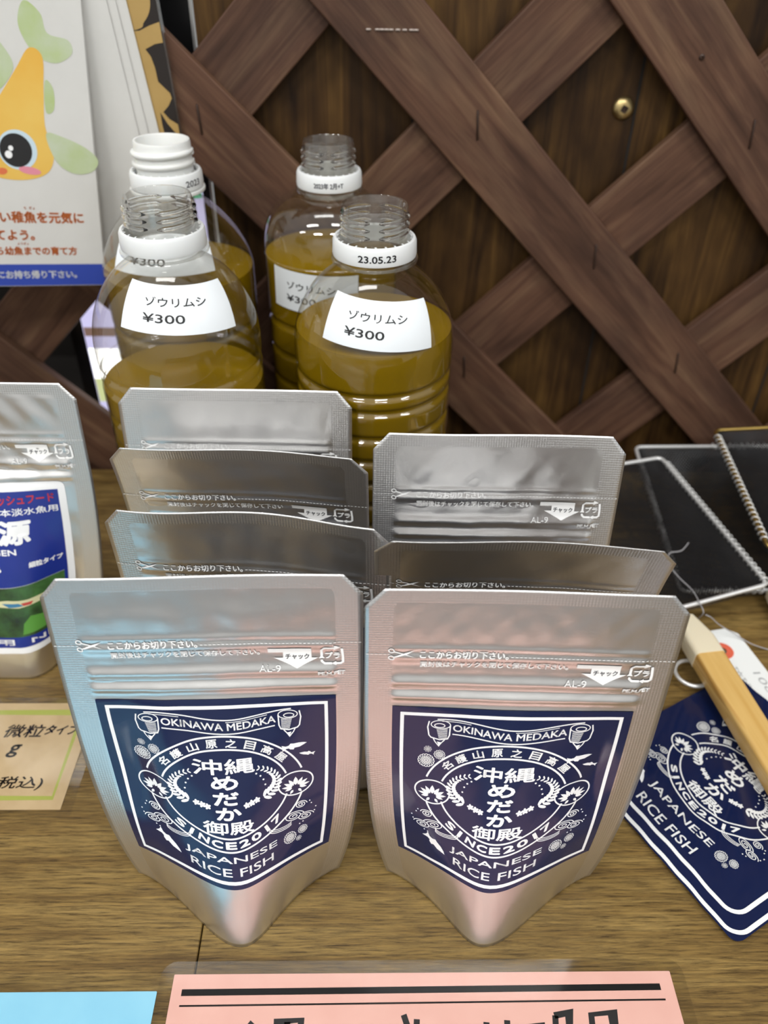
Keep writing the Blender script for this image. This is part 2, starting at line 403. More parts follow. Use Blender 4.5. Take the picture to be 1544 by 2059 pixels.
# ------------------------------------------------------------------ foil pouches
RNG = np.random.RandomState(4)
class Pouch:
    HW, HT = 45.0, 131.0
    def __init__(s, bf=26, bb=14, lean=.11, wave=(0, 1.5, 0), bow=0, seed=1, full=0.0, crumple=.16, skew=0, curl=0, dents=()):
        s.dents = dents
        s.bf, s.bb, s.lean, s.wave, s.bow, s.full, s.cr, s.skew, s.curl = bf, bb, lean, wave, bow, full, crumple, skew, curl
        r = np.random.RandomState(seed); s.k = r.normal(0, 1, (9, 2)) * (.06, .045); s.ph = r.uniform(0, 6.28, 9); s.am = r.uniform(.3, 1, 9)
    def B(s, t):
        if s.full: return np.clip(1 - (t / 93.0), 0, 1) ** .80 * (1 - .10 * np.clip(1 - t / 25, 0, 1) ** 2)
        return np.clip(1 - t / 98.0, 0, 1) ** 1.45
    def g(s, q):
        if s.full:
            z = np.clip((np.abs(q) - .12) / .74, 0, 1); return 1 - z * z * (3 - 2 * z)
        e = .15; m = (np.sqrt(1 + e * e) - e); return np.clip(1 - (np.sqrt(q * q + e * e) - e) / m, 0, 1) ** 1.28
    def xs(s, q, b):
        n = 26; acc = np.zeros_like(q); st = np.abs(q) / n
        for i in range(n):
            a0 = s.g(st * i); a1 = s.g(st * (i + 1)); dy = b * (a1 - a0) / s.HW
            acc += np.sqrt(np.clip(st * st - dy * dy, (st * .5) ** 2, None))
        return np.sign(q) * acc * s.HW
    def L(s, t): return s.HW - np.clip(t - (s.HT - 6.5), 0, None) * .85
    def disp(s, S_, t):
        w = np.clip((37.6 - np.abs(S_)) / 2.0, 0, 1); w = w * w * (3 - 2 * w)
        G = lambda c, sg: np.exp(-((t - c) / sg) ** 2)
        d = .42 * G(106.0, 1.7) - .12 * G(103.0, 1.6) + .22 * G(109.4, 1.0)
        d += .75 * G(96.4, 1.9) - .25 * G(93.2, 1.0) + .55 * G(90.4, 1.3) - .15 * G(87.6, 1.2)
        d += .10 * np.exp(-((t - 116) / 5.0) ** 2) * (1 - (S_ / 38) ** 2)
        nz = sum(a * np.sin(k[0] * S_ * 6 + k[1] * t * 6 + p) for a, k, p in zip(s.am, s.k, s.ph)) / 3
        d += s.cr * nz * (1 + .8 * np.clip((t - 108) / 10, 0, 1) * np.clip((124 - t) / 6, 0, 1)) * np.where(t < 86, .55, 1)
        for a_, b_, c_, e_, h_ in s.dents: d = d + h_ * np.exp(-((S_ - a_) / c_) ** 2 - ((t - b_) / e_) ** 2)
        d *= np.clip((126.5 - t) / 1.5, 0, 1)
        return d * w * np.clip(t / 6, 0, 1)
    def pos(s, S_, t, off=0.0, side=1):
        S_, t = np.broadcast_arrays(np.asarray(S_, float), np.asarray(t, float))
        q = S_ / s.HW; b = s.B(t); bx = s.bf * b
        x = s.xs(q, bx)
        if side > 0: x = x + s.skew * b * s.g(q) * np.clip(1 - np.abs(q), 0, 1)
        y0 = s.lean * t + s.curl * np.clip((t - 65) / 66, 0, 1) ** 2 + s.wave[0] * np.sin(s.wave[1] * q * 2 + s.wave[2]) * (t / s.HT) ** 2.2 + s.bow * (q * q) * np.clip((t - 60) / 70, 0, 1)
        z = t + 1.6 * q * q * np.clip(1 - t / 40, 0, 1)
        y = y0 - bx * s.g(q) - s.disp(S_, t) if side > 0 else y0 + s.bb * b * s.g(q) + .22 + s.disp(S_, t) * .6
        P = np.stack([x, y, z], -1)
        if off:
            e = .05
            du = s.pos(S_ + e, t) - s.pos(S_ - e, t); dv = s.pos(S_, t + e) - s.pos(S_, t - e)
            n = np.cross(du, dv); n /= np.linalg.norm(n, axis=-1, keepdims=True) + 1e-12
            P = P + n * off
        return P
    def build(s, parent, m=None):
        sc = np.concatenate([np.linspace(-1, -.84, 5), np.linspace(-.82, .82, 75), np.linspace(.84, 1, 5)])
        tt = np.concatenate([np.linspace(0, 84, 71), np.linspace(84.6, 111, 62), np.linspace(112, 124, 13), np.linspace(124.6, s.HT, 9)])
        T, Q = np.meshgrid(tt, sc, indexing='ij'); Sg = Q * s.L(T); nr, nc = T.shape
        A = s.pos(Sg, T).reshape(-1, 3); Bk = s.pos(Sg, T, 0, -1).reshape(-1, 3)
        V = np.concatenate([A, Bk]); n = nr * nc; Fc = []; mi = []
        uv = np.concatenate([np.stack([Sg, T], -1).reshape(-1, 2)] * 2)
        for i in range(nr - 1):
            for j in range(nc - 1):
                a = i * nc + j; Fc.append((a, a + 1, a + nc + 1, a + nc)); e = j < 5 or j > nc - 7 or tt[i] > 125.9; mi.append(1 if e else 0)
                b = a + n; Fc.append((b, b + nc, b + nc + 1, b + 1)); mi.append(1 if e else 0)
        for i in range(nr - 1):
            for j in (0, nc - 1):
                a = i * nc + j; f = (a, a + nc, a + nc + n, a + n); Fc.append(f if j == 0 else f[::-1]); mi.append(1)
        for j in range(nc - 1):
            a = (nr - 1) * nc + j; Fc.append((a, a + 1, a + 1 + n, a + n)); mi.append(1)
        # folded gusset underneath
        K = 6; base = len(V); ring = []
        fr, bk = A[:nc], Bk[:nc]; rows = []
        for k in range(1, K):
            w = k / K; P = fr * (1 - w) + bk * w; P[:, 2] += 9 * math.sin(math.pi * w) * (1 - sc ** 2); rows.append(P)
        V = np.concatenate([V] + rows); uv = np.concatenate([uv] + [np.stack([sc * 45, sc * 0 - k], -1) for k in range(1, K)])
        ids = [np.arange(nc)] + [base + (k - 1) * nc + np.arange(nc) for k in range(1, K)] + [n + np.arange(nc)]
        for k in range(K):
            for j in range(nc - 1): Fc.append((ids[k][j], ids[k + 1][j], ids[k + 1][j + 1], ids[k][j + 1])); mi.append(0)
        return mesh('foil_body', V, Fc, None, parent, True, uv=uv, mats=[M['foil'], M['seal']], mi=mi)

# white printing near the zip
def zip_print():
    a = Art()
    a.text('ここからお切り下さい。', -16.2, 107.4, 25.5, 2.5, .08)
    a.text('開封後はチャックを閉じて保存して下さい。', -7.2, 103.6, 43, 2.5, .07)
    x = -2.6
    while x < 44.5: a.stroke([(x, 107.0), (x + .75, 107.0)], .22); x += 1.25
    x = -44.5
    while x < -37: a.stroke([(x, 107.2), (x + .75, 107.2)], .22); x += 1.25
    a.poly([(-30.6, 108.9), (-36.4, 106.6), (-36.2, 106.2), (-32.4, 107.5)]); a.poly([(-30.2, 106.3), (-32.2, 107.1), (-36.2, 108.5), (-36.4, 108.1)])
    for yy in (105.9, 108.6): a.arc(-37.2, yy, .8, .7, 0, 2 * math.pi, .35, 14)
    a.poly([(16.8, 105), (29.6, 105), (29.6, 101.2), (31.6, 101.2), (25.2, 97.4), (18.4, 101.2), (21.2, 101.2), (21.2, 103.2), (16.8, 103.2)])
    a.text('AL-9', 17.1, 97.5, 6.4, 2.1, .03)
    for pts in ([(32.6, 101.6), (32.6, 104.2), (33.4, 105), (36.4, 105)], [(38.6, 104.6), (38.9, 101.4), (38.9, 99.6), (38.2, 99.0), (36.6, 99)], [(35.6, 99), (33.4, 99), (32.6, 99.8), (32.6, 100.4)]):
        a.stroke(pts, .75)
    a.poly([(36.2, 106), (38.2, 105), (36.2, 104.1)]); a.poly([(31.7, 100.9), (33.5, 100.9), (32.6, 102.2)]); a.poly([(36.9, 98.2), (36.9, 99.8), (35.5, 99)])
    a.text('プラ', 35.9, 102, 4.4, 2.3, .12)
    a.text('PE,M,PET', 35.4, 95.3, 8, 1.75, .1); a.stroke([(31.6, 94.1), (34, 94.1)], .18)
    return a.cut(5, .6)
def zip_word():
    a = Art(); a.text('チャック', 25.4, 101.6, 7.0, 1.9, .06); return a.cut(4, .6)
ZP, ZW = zip_print(), zip_word()

def dandelion(a, x, y, r, petals=14):
    a.arc(x, y, r * .16, r * .16, 0, 6.284, r * .12, 10)
    for k in range(petals):
        w = 2 * math.pi * k / petals
        a.stroke([(x + r * .25 * math.cos(w), y + r * .25 * math.sin(w)), (x + r * .72 * math.cos(w), y + r * .72 * math.sin(w))], r * .07)
        a.arc(x + r * .78 * math.cos(w), y + r * .78 * math.sin(w), r * .17, r * .17, w - 2.0, w + 2.0, r * .085, 8)
        a.arc(x + r * .5 * math.cos(w + .22), y + r * .5 * math.sin(w + .22), r * .1, r * .1, 0, 6.284, r * .05, 7)
def lotus(a, x, y, r):
    def petal(ang, ln, wd, ox=0, oy=0):
        wd *= .92; ox += .16 * r * math.cos(ang); oy += .16 * r * math.sin(ang); ln *= .84
        c, d = math.cos(ang), math.sin(ang); pts = []
        for k in range(17):
            u = k / 16; w = wd * math.sin(math.pi * u ** .8) ; pts.append((u * ln, w))
        for k in range(15, 0, -1):
            u = k / 16; w = -wd * math.sin(math.pi * u ** .8); pts.append((u * ln, w))
        a.poly([(x + ox + p * c - q * d, y + oy + p * d + q * c) for p, q in pts])
    for ang, ln, wd in ((90, .78, .17), (58, .74, .13), (122, .74, .13), (32, .80, .12), (148, .80, .12), (8, .82, .11), (172, .82, .11), (-14, .6, .1), (194, .6, .1)):
        petal(math.radians(ang), ln * r, wd * r, .10 * r * math.cos(math.radians(ang)), -.30 * r)
    petal(math.radians(232), .42 * r, .10 * r, -.08 * r, -.38 * r); petal(math.radians(308), .42 * r, .10 * r, .08 * r, -.38 * r)
def fish(a, x, y, ln, ang):
    o = [(0, 0), (.12, .05), (.3, .11), (.5, .10), (.55, .17), (.68, .13), (.72, .07), (.82, .06), (1, .16), (.95, 0), (.98, -.13), (.82, -.05), (.7, -.06), (.62, -.14), (.5, -.11), (.3, -.10), (.12, -.06)]
    c, d = math.cos(ang), math.sin(ang); a.poly([(x + (p - .5) * ln * c - q * ln * d, y + (p - .5) * ln * d + q * ln * c) for p, q in o])
def swirl(a, x, y, rx, ry, turns, sgn, w=.3):
    n = 46; a.stroke([(x + sgn * rx * (1 - .9 * k / n) * math.cos(turns * 6.283 * k / n), y + ry * (1 - .9 * k / n) * math.sin(turns * 6.283 * k / n)) for k in range(n + 1)], w)
def emblem(border=True, jy=-23.3, ry_=-27.4, jh=2.8, vs=1.0):
    """the round emblem, centred on the rings"""
    a = Art(); y = lambda v: v * vs
    RX, RY, rx, ry = 25.8, 20.2 * vs, 20.6, 15.6 * vs
    al = math.radians(14); lx = 23.0
    for s0, s1 in ((al, math.pi - al), (math.pi + al, 2 * math.pi - al)):
        a.arc(0, 0, RX, RY, s0, s1, .62, 90)
    for s0, s1 in ((math.radians(15), math.pi - math.radians(15)), (math.pi + math.radians(15), 2 * math.pi - math.radians(15))):
        a.arc(0, 0, rx, ry, s0, s1, .62, 90)
    for sg in (-1, 1):
        a.arc(sg * lx, y(-.8), 5.8, 4.6 * vs, 0, 6.2832, .5, 50); lotus(a, sg * lx, y(-.8), 5.0)
        for k in range(13):                                   # wreath of leaf pairs
            w = math.radians(114 + 10.6 * k); px, py = -7.8 + 8.9 * math.cos(w), y(2.2 + 6.0 * math.sin(w))
            tx, ty_ = 8.9 * math.sin(w), -6.6 * math.cos(w); tg = math.atan2(ty_, tx); ln = .75 + .085 * k
            for e in (-1, 1):
                an = tg + e * .8; lx_, ly_ = px + ln * .85 * math.cos(an), py + ln * .85 * math.sin(an)
                a.ell(-sg * lx_, ly_, ln * .82, ln * .33, an if sg < 0 else math.pi - an, 10) if sg > 0 else a.ell(lx_, ly_, ln * .82, ln * .33, an, 10)
        for bx, by in ((10.2, 6.0), (11.5, 4.9), (12.4, 3.4), (12.9, 1.4)): a.ell(sg * bx, y(by), .33, .33, 0, 8)
        for bx, by, r in ((9.8, -3.6, 1.1), (8.0, -4.2, 1.15), (6.3, -4.7, 1.1)):
            for k in range(5): a.ell(sg * bx + r * .55 * math.cos(k * 1.257 + .5), y(by) + r * .55 * math.sin(k * 1.257 + .5), r * .5, r * .36, k * 1.257 + .5, 10)
    a.arctext('名護山原之目高屋', 0, -.1, 23.2, 17.9 * vs, math.radians(143), math.radians(37), 3.4, 2.9, .09)
    a.arctext('SINCE2017', 0, .0, 23.2, 17.9 * vs, math.radians(226), math.radians(314), 3.3, 2.3, .17, True)
    a.text('沖縄', 0, y(9.5), 19.4, 5.3 * vs, .15); a.text('め', -.2, y(3.9), 8.2, 4.5 * vs, .24); a.text('だ', -.2, y(-1.7), 7.8, 4.3 * vs, .24)
    a.text('か', .2, y(-6.9), 7.8, 4.1 * vs, .24); a.text('御殿', -.2, y(-12.0), 16.4, 4.3 * vs, .13)
    def arch(body, yc, w, h, sag):
        b = Art(); b.text(body, 0, 0, w, h, .05); P = np.array(b.V); P[:, 1] += yc + sag * (P[:, 0] / (w / 2)) ** 2; a.add(P, b.F)
    arch('JAPANESE', jy, 32, jh, 1.0); arch('RICE FISH', ry_, 29, jh, .9)
    # ribbon
    top = [(x, y(27.3) + 1.5 * math.cos((x + 18) / 36 * 2 * math.pi * .82 + .2)) for x in np.linspace(-22.5, 22.5, 40)]
    yb = lambda x: y(24.0) + 1.15 * math.cos((x + 18) / 36 * 2 * math.pi * .82 + .2)
    a.stroke(top, .42); a.stroke([(x, yb(x) - 1.9) for x in np.linspace(-17.6, 17.2, 36)], .42)
    a.stroke([(x, top[0][1] * 0 + y(27.3) + 1.5 * math.cos((x + 18) / 36 * 2 * math.pi * .82 + .2) - .75) for x in np.linspace(-21, -12, 10)], .22)
    a.stroke([(x, y(27.3) + 1.5 * math.cos((x + 18) / 36 * 2 * math.pi * .82 + .2) - .75) for x in np.linspace(2, 15, 12)], .22)
    b = Art(); b.text('OKINAWA MEDAKA', 0, 0, 35, 2.5, .07); P = np.array(b.V)
    P[:, 1] += np.array([yb(x) + .55 for x in P[:, 0]]); a.add(P, b.F)
    for sg in (-1, 1):
        ex = sg * 21.4; ty = y(26.6)
        a.arc(ex, ty, 3.0, 1.6, 0, 6.283, .3, 24); a.arc(ex + sg * .3, ty - .4, 1.6, .8, 0, 6.283, .3, 18)
        a.stroke([(sg * 25.0, ty + 1.2), (sg * 25.4, ty - 1.2), (sg * 24.9, ty - 4.4), (sg * 24.2, ty - 5.3), (sg * 21.5, ty - 6.0), (sg * 19, ty - 5.4), (sg * 18.5, ty - 4.0), (sg * 18.4, ty)], .42)
        for k in range(9): a.stroke([(sg * 19.2, ty - 1.7 - .42 * k), (sg * (21.4 - .04 * k), ty - 2.1 - .42 * k), (sg * (22.6 - .1 * k), ty - 2.0 - .42 * k)], .17)
        a.stroke([(sg * 23.6, ty - 5.4), (sg * 22.9, ty - 6.9), (sg * 21.6, ty - 8.6), (sg * 20.9, ty - 7.2), (sg * 19.9, ty - 5.9)], .35)
        a.poly([(sg * 22.3, ty - 6.8), (sg * 21.6, ty - 8.5), (sg * 21.0, ty - 7.0)])
    dandelion(a, -25.0, y(16.4), 1.3, 9); dandelion(a, -21.2, y(14.6), 1.9, 12); dandelion(a, -25.4, y(11.6), 2.8, 16)
    fish(a, 22.9, y(14.2), 8.2, math.radians(188)); fish(a, 26.9, y(10.2), 5.2, math.radians(-18))
    dandelion(a, 20.9, jy + .9, 2.4, 15); dandelion(a, 25.6, jy + 2.4, 1.8, 12); dandelion(a, 24.2, jy - .9, 1.1, 9)
    fish(a, -21.6, jy + .8, 10.0, math.radians(138))
    for sg in (-1, 1):
        yy = y(-14.2)
        swirl(a, sg * 22.3, yy, 3.6, 1.9, 2.6, sg); swirl(a, sg * 26.4, yy - 1.3, 3.0, 1.6, 2.4, sg); swirl(a, sg * 24.8, yy + 4.0, 2.1, 1.5, 2.3, sg)
        for k in range(3): a.arc(sg * 17.4, yy - 2.4 + .6 * k, 4.2, 1.7, math.pi * (1.05 if sg > 0 else .98) , math.pi * (1.9 if sg > 0 else 2.02), .26, 14)
        for bx, by in ((27.8, 4.6), (28.4, 3.4), (30.0, 1.4), (29.6, -.2), (25.6, -3.4), (24.4, -3.9)): a.ell(sg * bx, yy + by, .27, .27, 0, 7)
    if border:
        T, Bm = 30.4, -31.0; x0 = 33.4
        a.stroke([(-x0, T), (x0, T), (x0, Bm), (-x0, Bm)], 1.15, True)
    return a.cut(2.0, 2.5)
EM = emblem()
def pouch_thing(label, x, y, rz, P, em=True):
    t = thing('foil_pouch', label, 'pouch', (x, y, .15), rz, 'silver stand-up fish food pouches')
    P.build(t)
    ZP.lay('zip_printing', lambda p: P.pos(p[:, 0], p[:, 1], .2), M['foilink'], t)
    ZW.lay('zip_printing', lambda p: P.pos(p[:, 0], p[:, 1], .28), M['greyink'], t)
    U, Vv = np.meshgrid(np.linspace(-36.5, 36.5, 74), np.linspace(19.8, 86.2, 68))
    nr, nc = U.shape; A = P.pos(U, Vv, .16).reshape(-1, 3)
    Fc = [(i * nc + j, i * nc + j + 1, (i + 1) * nc + j + 1, (i + 1) * nc + j) for i in range(nr - 1) for j in range(nc - 1)]
    lb = mesh('label_sticker', A, Fc, M['navy'], t)
    EM.lay('label_artwork', lambda p: P.pos(p[:, 0], p[:, 1] + 53.0, .24), M['white'], lb)
    return t
pouch_thing('silver pouch in front, nearest the kraft price card, bluish reflection on its edge', -46.2, 149, .02, Pouch(26, 13, .112, (.5, 1.5, .4), 0, 3, skew=3.5, crumple=.10, dents=((-29, 55, 6, 17, -2.2), (-16, 62, 6, 20, .8), (30, 60, 4, 12, -.8))))
pouch_thing('silver pouch in front with navy emblem label, nearest the wooden net handle', 43.6, 147.5, -.03, Pouch(25, 12, .078, (.4, 1.4, 2.0), 0, 8, skew=-4, crumple=.05, dents=((29, 57, 5, 15, -1.6), (-24, 40, 6, 14, .9))))
pouch_thing('silver pouch second from the front in the row of four', -38, 187.5, -.11, Pouch(13, 10, .065, (2.0, 1.9, 1.2), 0, 11, curl=-5))
pouch_thing('silver pouch third from the front in the row of four, below the rearmost', -45, 229.5, -.08, Pouch(13, 10, .06, (1.5, 1.7, .9), 0, 15, curl=-11))
pouch_thing('bright silver pouch rearmost in the row of four, touching the bottles', -52, 258.5, -.03, Pouch(11, 4.5, .055, (.4, 1.4, .3), 0, 19, curl=3.5))
pouch_thing('dark-looking silver pouch between two others, second in the row of three', 47, 188, -.06, Pouch(13, 10, .03, (1.3, 1.6, 1.0), 0, 23, curl=-14))
pouch_thing('bright silver pouch rearmost in the row of three, beside the black nets', 46, 223, -.03, Pouch(13, 11, .095, (.6, 1.5, .2), 0, 29, curl=2.5))

# plump fish food pouch with a photo label
P = Pouch(23, 20, .10, (.3, 1.4, 1), 0, 37, full=1, crumple=.25)
t = thing('fish_food_pouch', 'plump silver fish food pouch with royal blue photo label', 'pouch', (-158.5, 260, .15), 0)
P.build(t)
ZP.lay('zip_printing', lambda p: P.pos(p[:, 0], p[:, 1], .2), M['foilink'], t); ZW.lay('zip_printing', lambda p: P.pos(p[:, 0], p[:, 1], .28), M['greyink'], t)
def sheet(P, poly, off, name, m, parent, d=2.0):
    a = Art(); a.poly(poly); a.cut(d, d); return a.lay(name, lambda p: P.pos(p[:, 0], p[:, 1], off), m, parent)
lab = sheet(P, rrect(-33, 14, 33, 88.5, 3), .16, 'photo_label', M['white'], t)
RB = mat('royal_blue_print', (.010, .028, .24), .25, coat=.3)
sheet(P, [(-30, 84.8), (30, 84.8), (30, 46), (-30, 43)], .24, 'label_panel', RB, lab)
PH = m_noisy('pond_photo_print', (.012, .02, .010), (.06, .17, .045), 60, .3, coat=.3)
sheet(P, [(-30, 42.8), (28.5, 45.8), (28.5, 22), (-30, 22)], .24, 'label_photo', PH, lab)
sheet(P, [(28.5, 46), (30, 46), (30, 22), (28.5, 22)], .24, 'label_edge', RB, lab)
sheet(P, [(-30, 22), (30, 22), (30, 17), (-30, 17)], .24, 'label_band', RB, lab)
LF = mat('leaf_print', (.10, .30, .05), .35)
sheet(P, [(8, 23), (18, 23.6), (20.5, 29.5), (12, 31), (9, 28)], .3, 'label_leaf', LF, lab)
FB = mat('fish_print', (.62, .60, .36), .35); FBL = mat('fish_blue_print', (.05, .19, .34), .35); FR_ = mat('fish_red_print', (.5, .06, .05), .35)
sheet(P, [(-4, 38.3), (4, 39.0), (12, 38.6), (20, 39.4), (25, 41), (23, 37), (16, 36.2), (8, 35.4), (0, 36)], .3, 'label_fish', FB, lab)
sheet(P, [(1, 37.6), (8, 37.6), (10, 36.2), (4, 35.8)], .34, 'label_fish', FBL, lab); sheet(P, [(9, 37.5), (14, 37.4), (13, 36.2), (10, 36.2)], .34, 'label_fish', FR_, lab)
a = Art(); a.text('フィッシュフード', 13, 81.3, 30, 3.6, .12); a.cut(3, 3).lay('label_lettering', lambda p: P.pos(p[:, 0], p[:, 1], .3), mat('red_print', (.50, .035, .05), .4), lab)
a = Art(); a.text('日本淡水魚用', 15.5, 76.5, 27, 3.0, .06); a.text('源', 10.6, 68, 12.5, 9.4, .5, shear=.12); a.text('GEN', 5.5, 60, 9.5, 2.4, .12)
a.text('B', 1.2, 53, 3.6, 3.0, .25); a.text('細粒タイプ', 21.5, 53.4, 14, 2.4, .12);
a.cut(3, 3).lay('label_lettering', lambda p: P.pos(p[:, 0], p[:, 1], .3), M['white'], lab)
a = Art(); a.text('用  NE', 9, 19.6, 27, 2.7, .08); a.cut(3, 3).lay('band_lettering', lambda p: P.pos(p[:, 0], p[:, 1], .3), M['white'], lab)

# ------------------------------------------------------------------ bottles
def smooth_profile(kn, n=10):
    """Catmull-Rom through (r,z) knots"""
    K = np.array([kn[0]] + list(kn) + [kn[-1]], float); out = []
    for i in range(1, len(K) - 2):
        for k in range(n):
            u = k / n; p0, p1, p2, p3 = K[i - 1:i + 3]
            out.append(.5 * ((2 * p1) + (-p0 + p2) * u + (2 * p0 - 5 * p1 + 4 * p2 - p3) * u * u + (-p0 + 3 * p1 - 3 * p2 + p3) * u ** 3))
    out.append(K[-2]); return [tuple(x) for x in out]
def bottle(label, x, y, R, zsh, znk, zring, level, kn=1.0, white=False, ribs=(), date=None, sticker=None, boxy=2.0, rz=0):
    t = thing('plastic_bottle', label, 'bottle', (x, y, .15), rz, 'bottles of cloudy yellow water')
    body = [(.01, 3.5), (R * .5, 2.5), (R * .8, .3), (R * .93, 2), (R, 9)]
    z = 12
    prof = smooth_profile(body, 6)[:-1]
    zz = 9.0
    while zz < zsh:
        d = 0
        for rzc in ribs: d += 1.5 * math.exp(-((zz - rzc) / 1.3) ** 2)
        prof.append((R - d, zz)); zz += .6
    rn = 12.6 * kn; hs = znk - zsh
    def shoulder(zq): return max(rn, R * (max(0, 1 - ((zq - zsh) / (hs * 1.09)) ** boxy)) ** (1 / boxy))
    n = 40
    for k in range(n + 1): prof.append((shoulder(zsh + hs * k / n), zsh + hs * k / n))
    prof += [(rn, znk + 1.5), (rn, zring - 2.2), (rn + .3, zring - 1.8)]
    fl_ = 16.6 * kn
    MB().lathe(prof, 96).build('bottle_body', M['pet'], t)
    # neck finish: flange, wall, threads (thick clear plastic)
    nm = M['ringpet'] if white else M['petneck']; nk = MB()
    ro, ri = 12.5 * kn, 10.9 * kn; top = zring + 19
    nk.lathe([(rn, zring - 2), (fl_, zring - 1.6), (fl_ + .2, zring - .9), (fl_, zring - .2), (ro + .6, zring + .2), (ro, zring + .6), (ro, top - 1), (ro - .4, top), (ri + .3, top), (ri, top - .6), (ri, zring - 2)], 64)
    ob = nk.build('bottle_neck', nm, t); autosmooth(ob, 50)
    th = MB()
    def helix(z0, a0, a1, pitch, r):
        n = 60; th.tube([((ro + .35) * kn / kn * math.cos(a0 + (a1 - a0) * k / n), (ro + .35) * math.sin(a0 + (a1 - a0) * k / n), z0 + pitch * k / n) for k in range(n + 1)], [r * min(1, .25 + 6 * min(k, n - k) / n) for k in range(n + 1)], 8)
    if white:
        for zz in (9.0, 13.2): helix(zring + zz, 0, 6.6, 1.8, 1.25)
    else:
        for zz in (8.6, 11.3, 14.0):
            for s0 in range(4): helix(zring + zz + .45 * s0, s0 * 1.571 + .12, s0 * 1.571 + 1.42, .5, .95)
    th.build('screw_thread', nm if white else M['petthread'], t)
    zb = zring + .4; rr = 16.0 * kn
    rg = MB().lathe([(rr - 1.2, zb), (rr, zb), (rr + .2, zb + 1), (rr, zb + 5.6), (rr - .5, zb + 6.6), (rr - 1.4, zb + 6.8), (rr - 2.0, zb + 6.2), (rr - 2.0, zb)], 72)
    for k in range(24):
        w = k * math.pi / 12; rg.lathe([(rr - 2.3, zb + 6.2), (rr - 1.6, zb + 6.2), (rr - 1.6, zb + 6.95), (rr - 2.3, zb + 6.95)], 2, a0=w, a1=w + .05)
    ring = rg.build('tamper_band', M['ring'], t); autosmooth(ring, 40)
    if date:
        a = Art(); a.text(date, 0, 0, date_w.get(date, 17), 2.5, .07); a.cut(1.2, 5)
        def fn(p, a0=-math.pi / 2 + date_a.get(date, 0)):
            w = a0 + p[:, 0] / (rr + .2); return np.column_stack([(rr + .25) * np.cos(w), (rr + .25) * np.sin(w), zb + 3.1 + p[:, 1]])
        a.lay('date_print', fn, M['greyink'] if date != '23.05.23' else M['ink'], ring)
    # liquid
    pr = [(max(.01, r - .55), zq + (.5 if zq < 9 else 0)) for r, zq in prof if zq < level]
    rl = pr[-1][0]; lq = pr + [(rl, level - .1), (rl * .985, level), (.01, level)]
    lo = MB().lathe(lq, 72).build('liquid', M['liquid'], t); autosmooth(lo, 60)
    if sticker:
        ang, zc, w, h, tilt, full = sticker
        PR = np.array(prof); i0 = int(np.argmin(np.abs(PR[:, 1] - zc) + (PR[:, 1] < 5) * 99)); arc = np.concatenate([[0], np.cumsum(np.hypot(*np.diff(PR, axis=0).T))]); s0 = arc[i0]; r0 = PR[i0, 0]
        def fn(off):
            def f(p):
                q = p @ np.array([[math.cos(tilt), math.sin(tilt)], [-math.sin(tilt), math.cos(tilt)]])
                s_ = s0 + q[:, 1]; r = np.interp(s_, arc, PR[:, 0]); zq = np.interp(s_, arc, PR[:, 1])
                dr = np.gradient(PR[:, 0], arc + np.arange(len(arc)) * 1e-9); dz = np.gradient(PR[:, 1], arc + np.arange(len(arc)) * 1e-9)
                nr = np.interp(s_, arc, dz); nz = -np.interp(s_, arc, dr)
                # a flat sticker wraps with its own width; it spreads out on the dome
                A = ang + q[:, 0] / (r0 * .62 + r * .38)
                return np.column_stack([(r + off * nr) * np.cos(A), (r + off * nr) * np.sin(A), zq + off * nz])
            return f
        a = Art(); a.poly([(-w / 2, -h / 2), (w / 2, -h / 2), (w / 2, h / 2), (-w / 2, h / 2)]); a.cut(1.2, 1.2); st = a.lay('price_sticker', fn(.22), M['paper'], t)
        b = Art(); b.text('ゾウリムシ', -w * .02, h * .14, w * .55, h * .19, .05); b.text('¥300', -w * .13, -h * .19, w * .35, h * .17, .07); b.cut(1.2, 2); b.lay('price_lettering', fn(.32), M['ink'], st)
    return t
date_w = {'23.05.23': 14.5, '2023年 2月+T': 13, '2023': 8}; date_a = {'23.05.23': .06, '2023年 2月+T': .02, '2023': 1.0}
bottle('part-filled clear bottle with price sticker, behind the pouch row of four', -78.2, 303, 33.3, 136, 170, 174, 119, ribs=(122, 128, 108, 96, 84, 72, 60), sticker=(-math.pi / 2 + .31, 159, 42, 18.5, -.10, 1))
bottle('nearly full clear bottle marked 23.05.23, behind the pouch row of three', 1.8, 303, 32.6, 136, 168, 171.5, 143.5, ribs=(126, 119, 107, 96, 85, 74, 63, 52), date='23.05.23', sticker=(-math.pi / 2 + .07, 154.5, 42, 18.5, -.10, 1))
bottle('clear bottle in the rear against the trellis, sticker half hidden', -18.2, 371, 31.0, 150, 175, 178, 149, kn=.9, ribs=(120, 105, 90, 75), date='2023年 2月+T', sticker=(-math.pi / 2 - .25, 139, 42, 18.5, -.03, 1), boxy=2.6)
bottle('bottle with opaque white screw neck, beside the fish leaflets', -89.0, 366, 34.6, 142, 176, 178.5, 143, kn=.97, white=True, ribs=(118, 100, 82), date='2023', sticker=(-math.pi / 2 - .02, 158, 44, 18.5, .0, 1), boxy=1.6)

# ------------------------------------------------------------------ leaflets, floral panel, small screen behind the trellis
yaw, roll = math.radians(21), math.radians(-6.6)
def leaf_frame(parent_loc, yaw, roll, lean):
    return Matrix.Translation(Vector(parent_loc) * MM) @ Matrix.Rotation(yaw, 4, 'Z') @ Matrix.Rotation(-lean, 4, 'X') @ Matrix.Rotation(-roll, 4, 'Y')
lw, lh = 105.0, 172.0
LM = leaf_frame((-130.8, 382.5, 126.5), yaw, roll, math.radians(5.6))
t = thing('leaflet_stack', 'thick stack of white fish leaflets with blue bottom band', 'leaflets')
t.matrix_world = LM
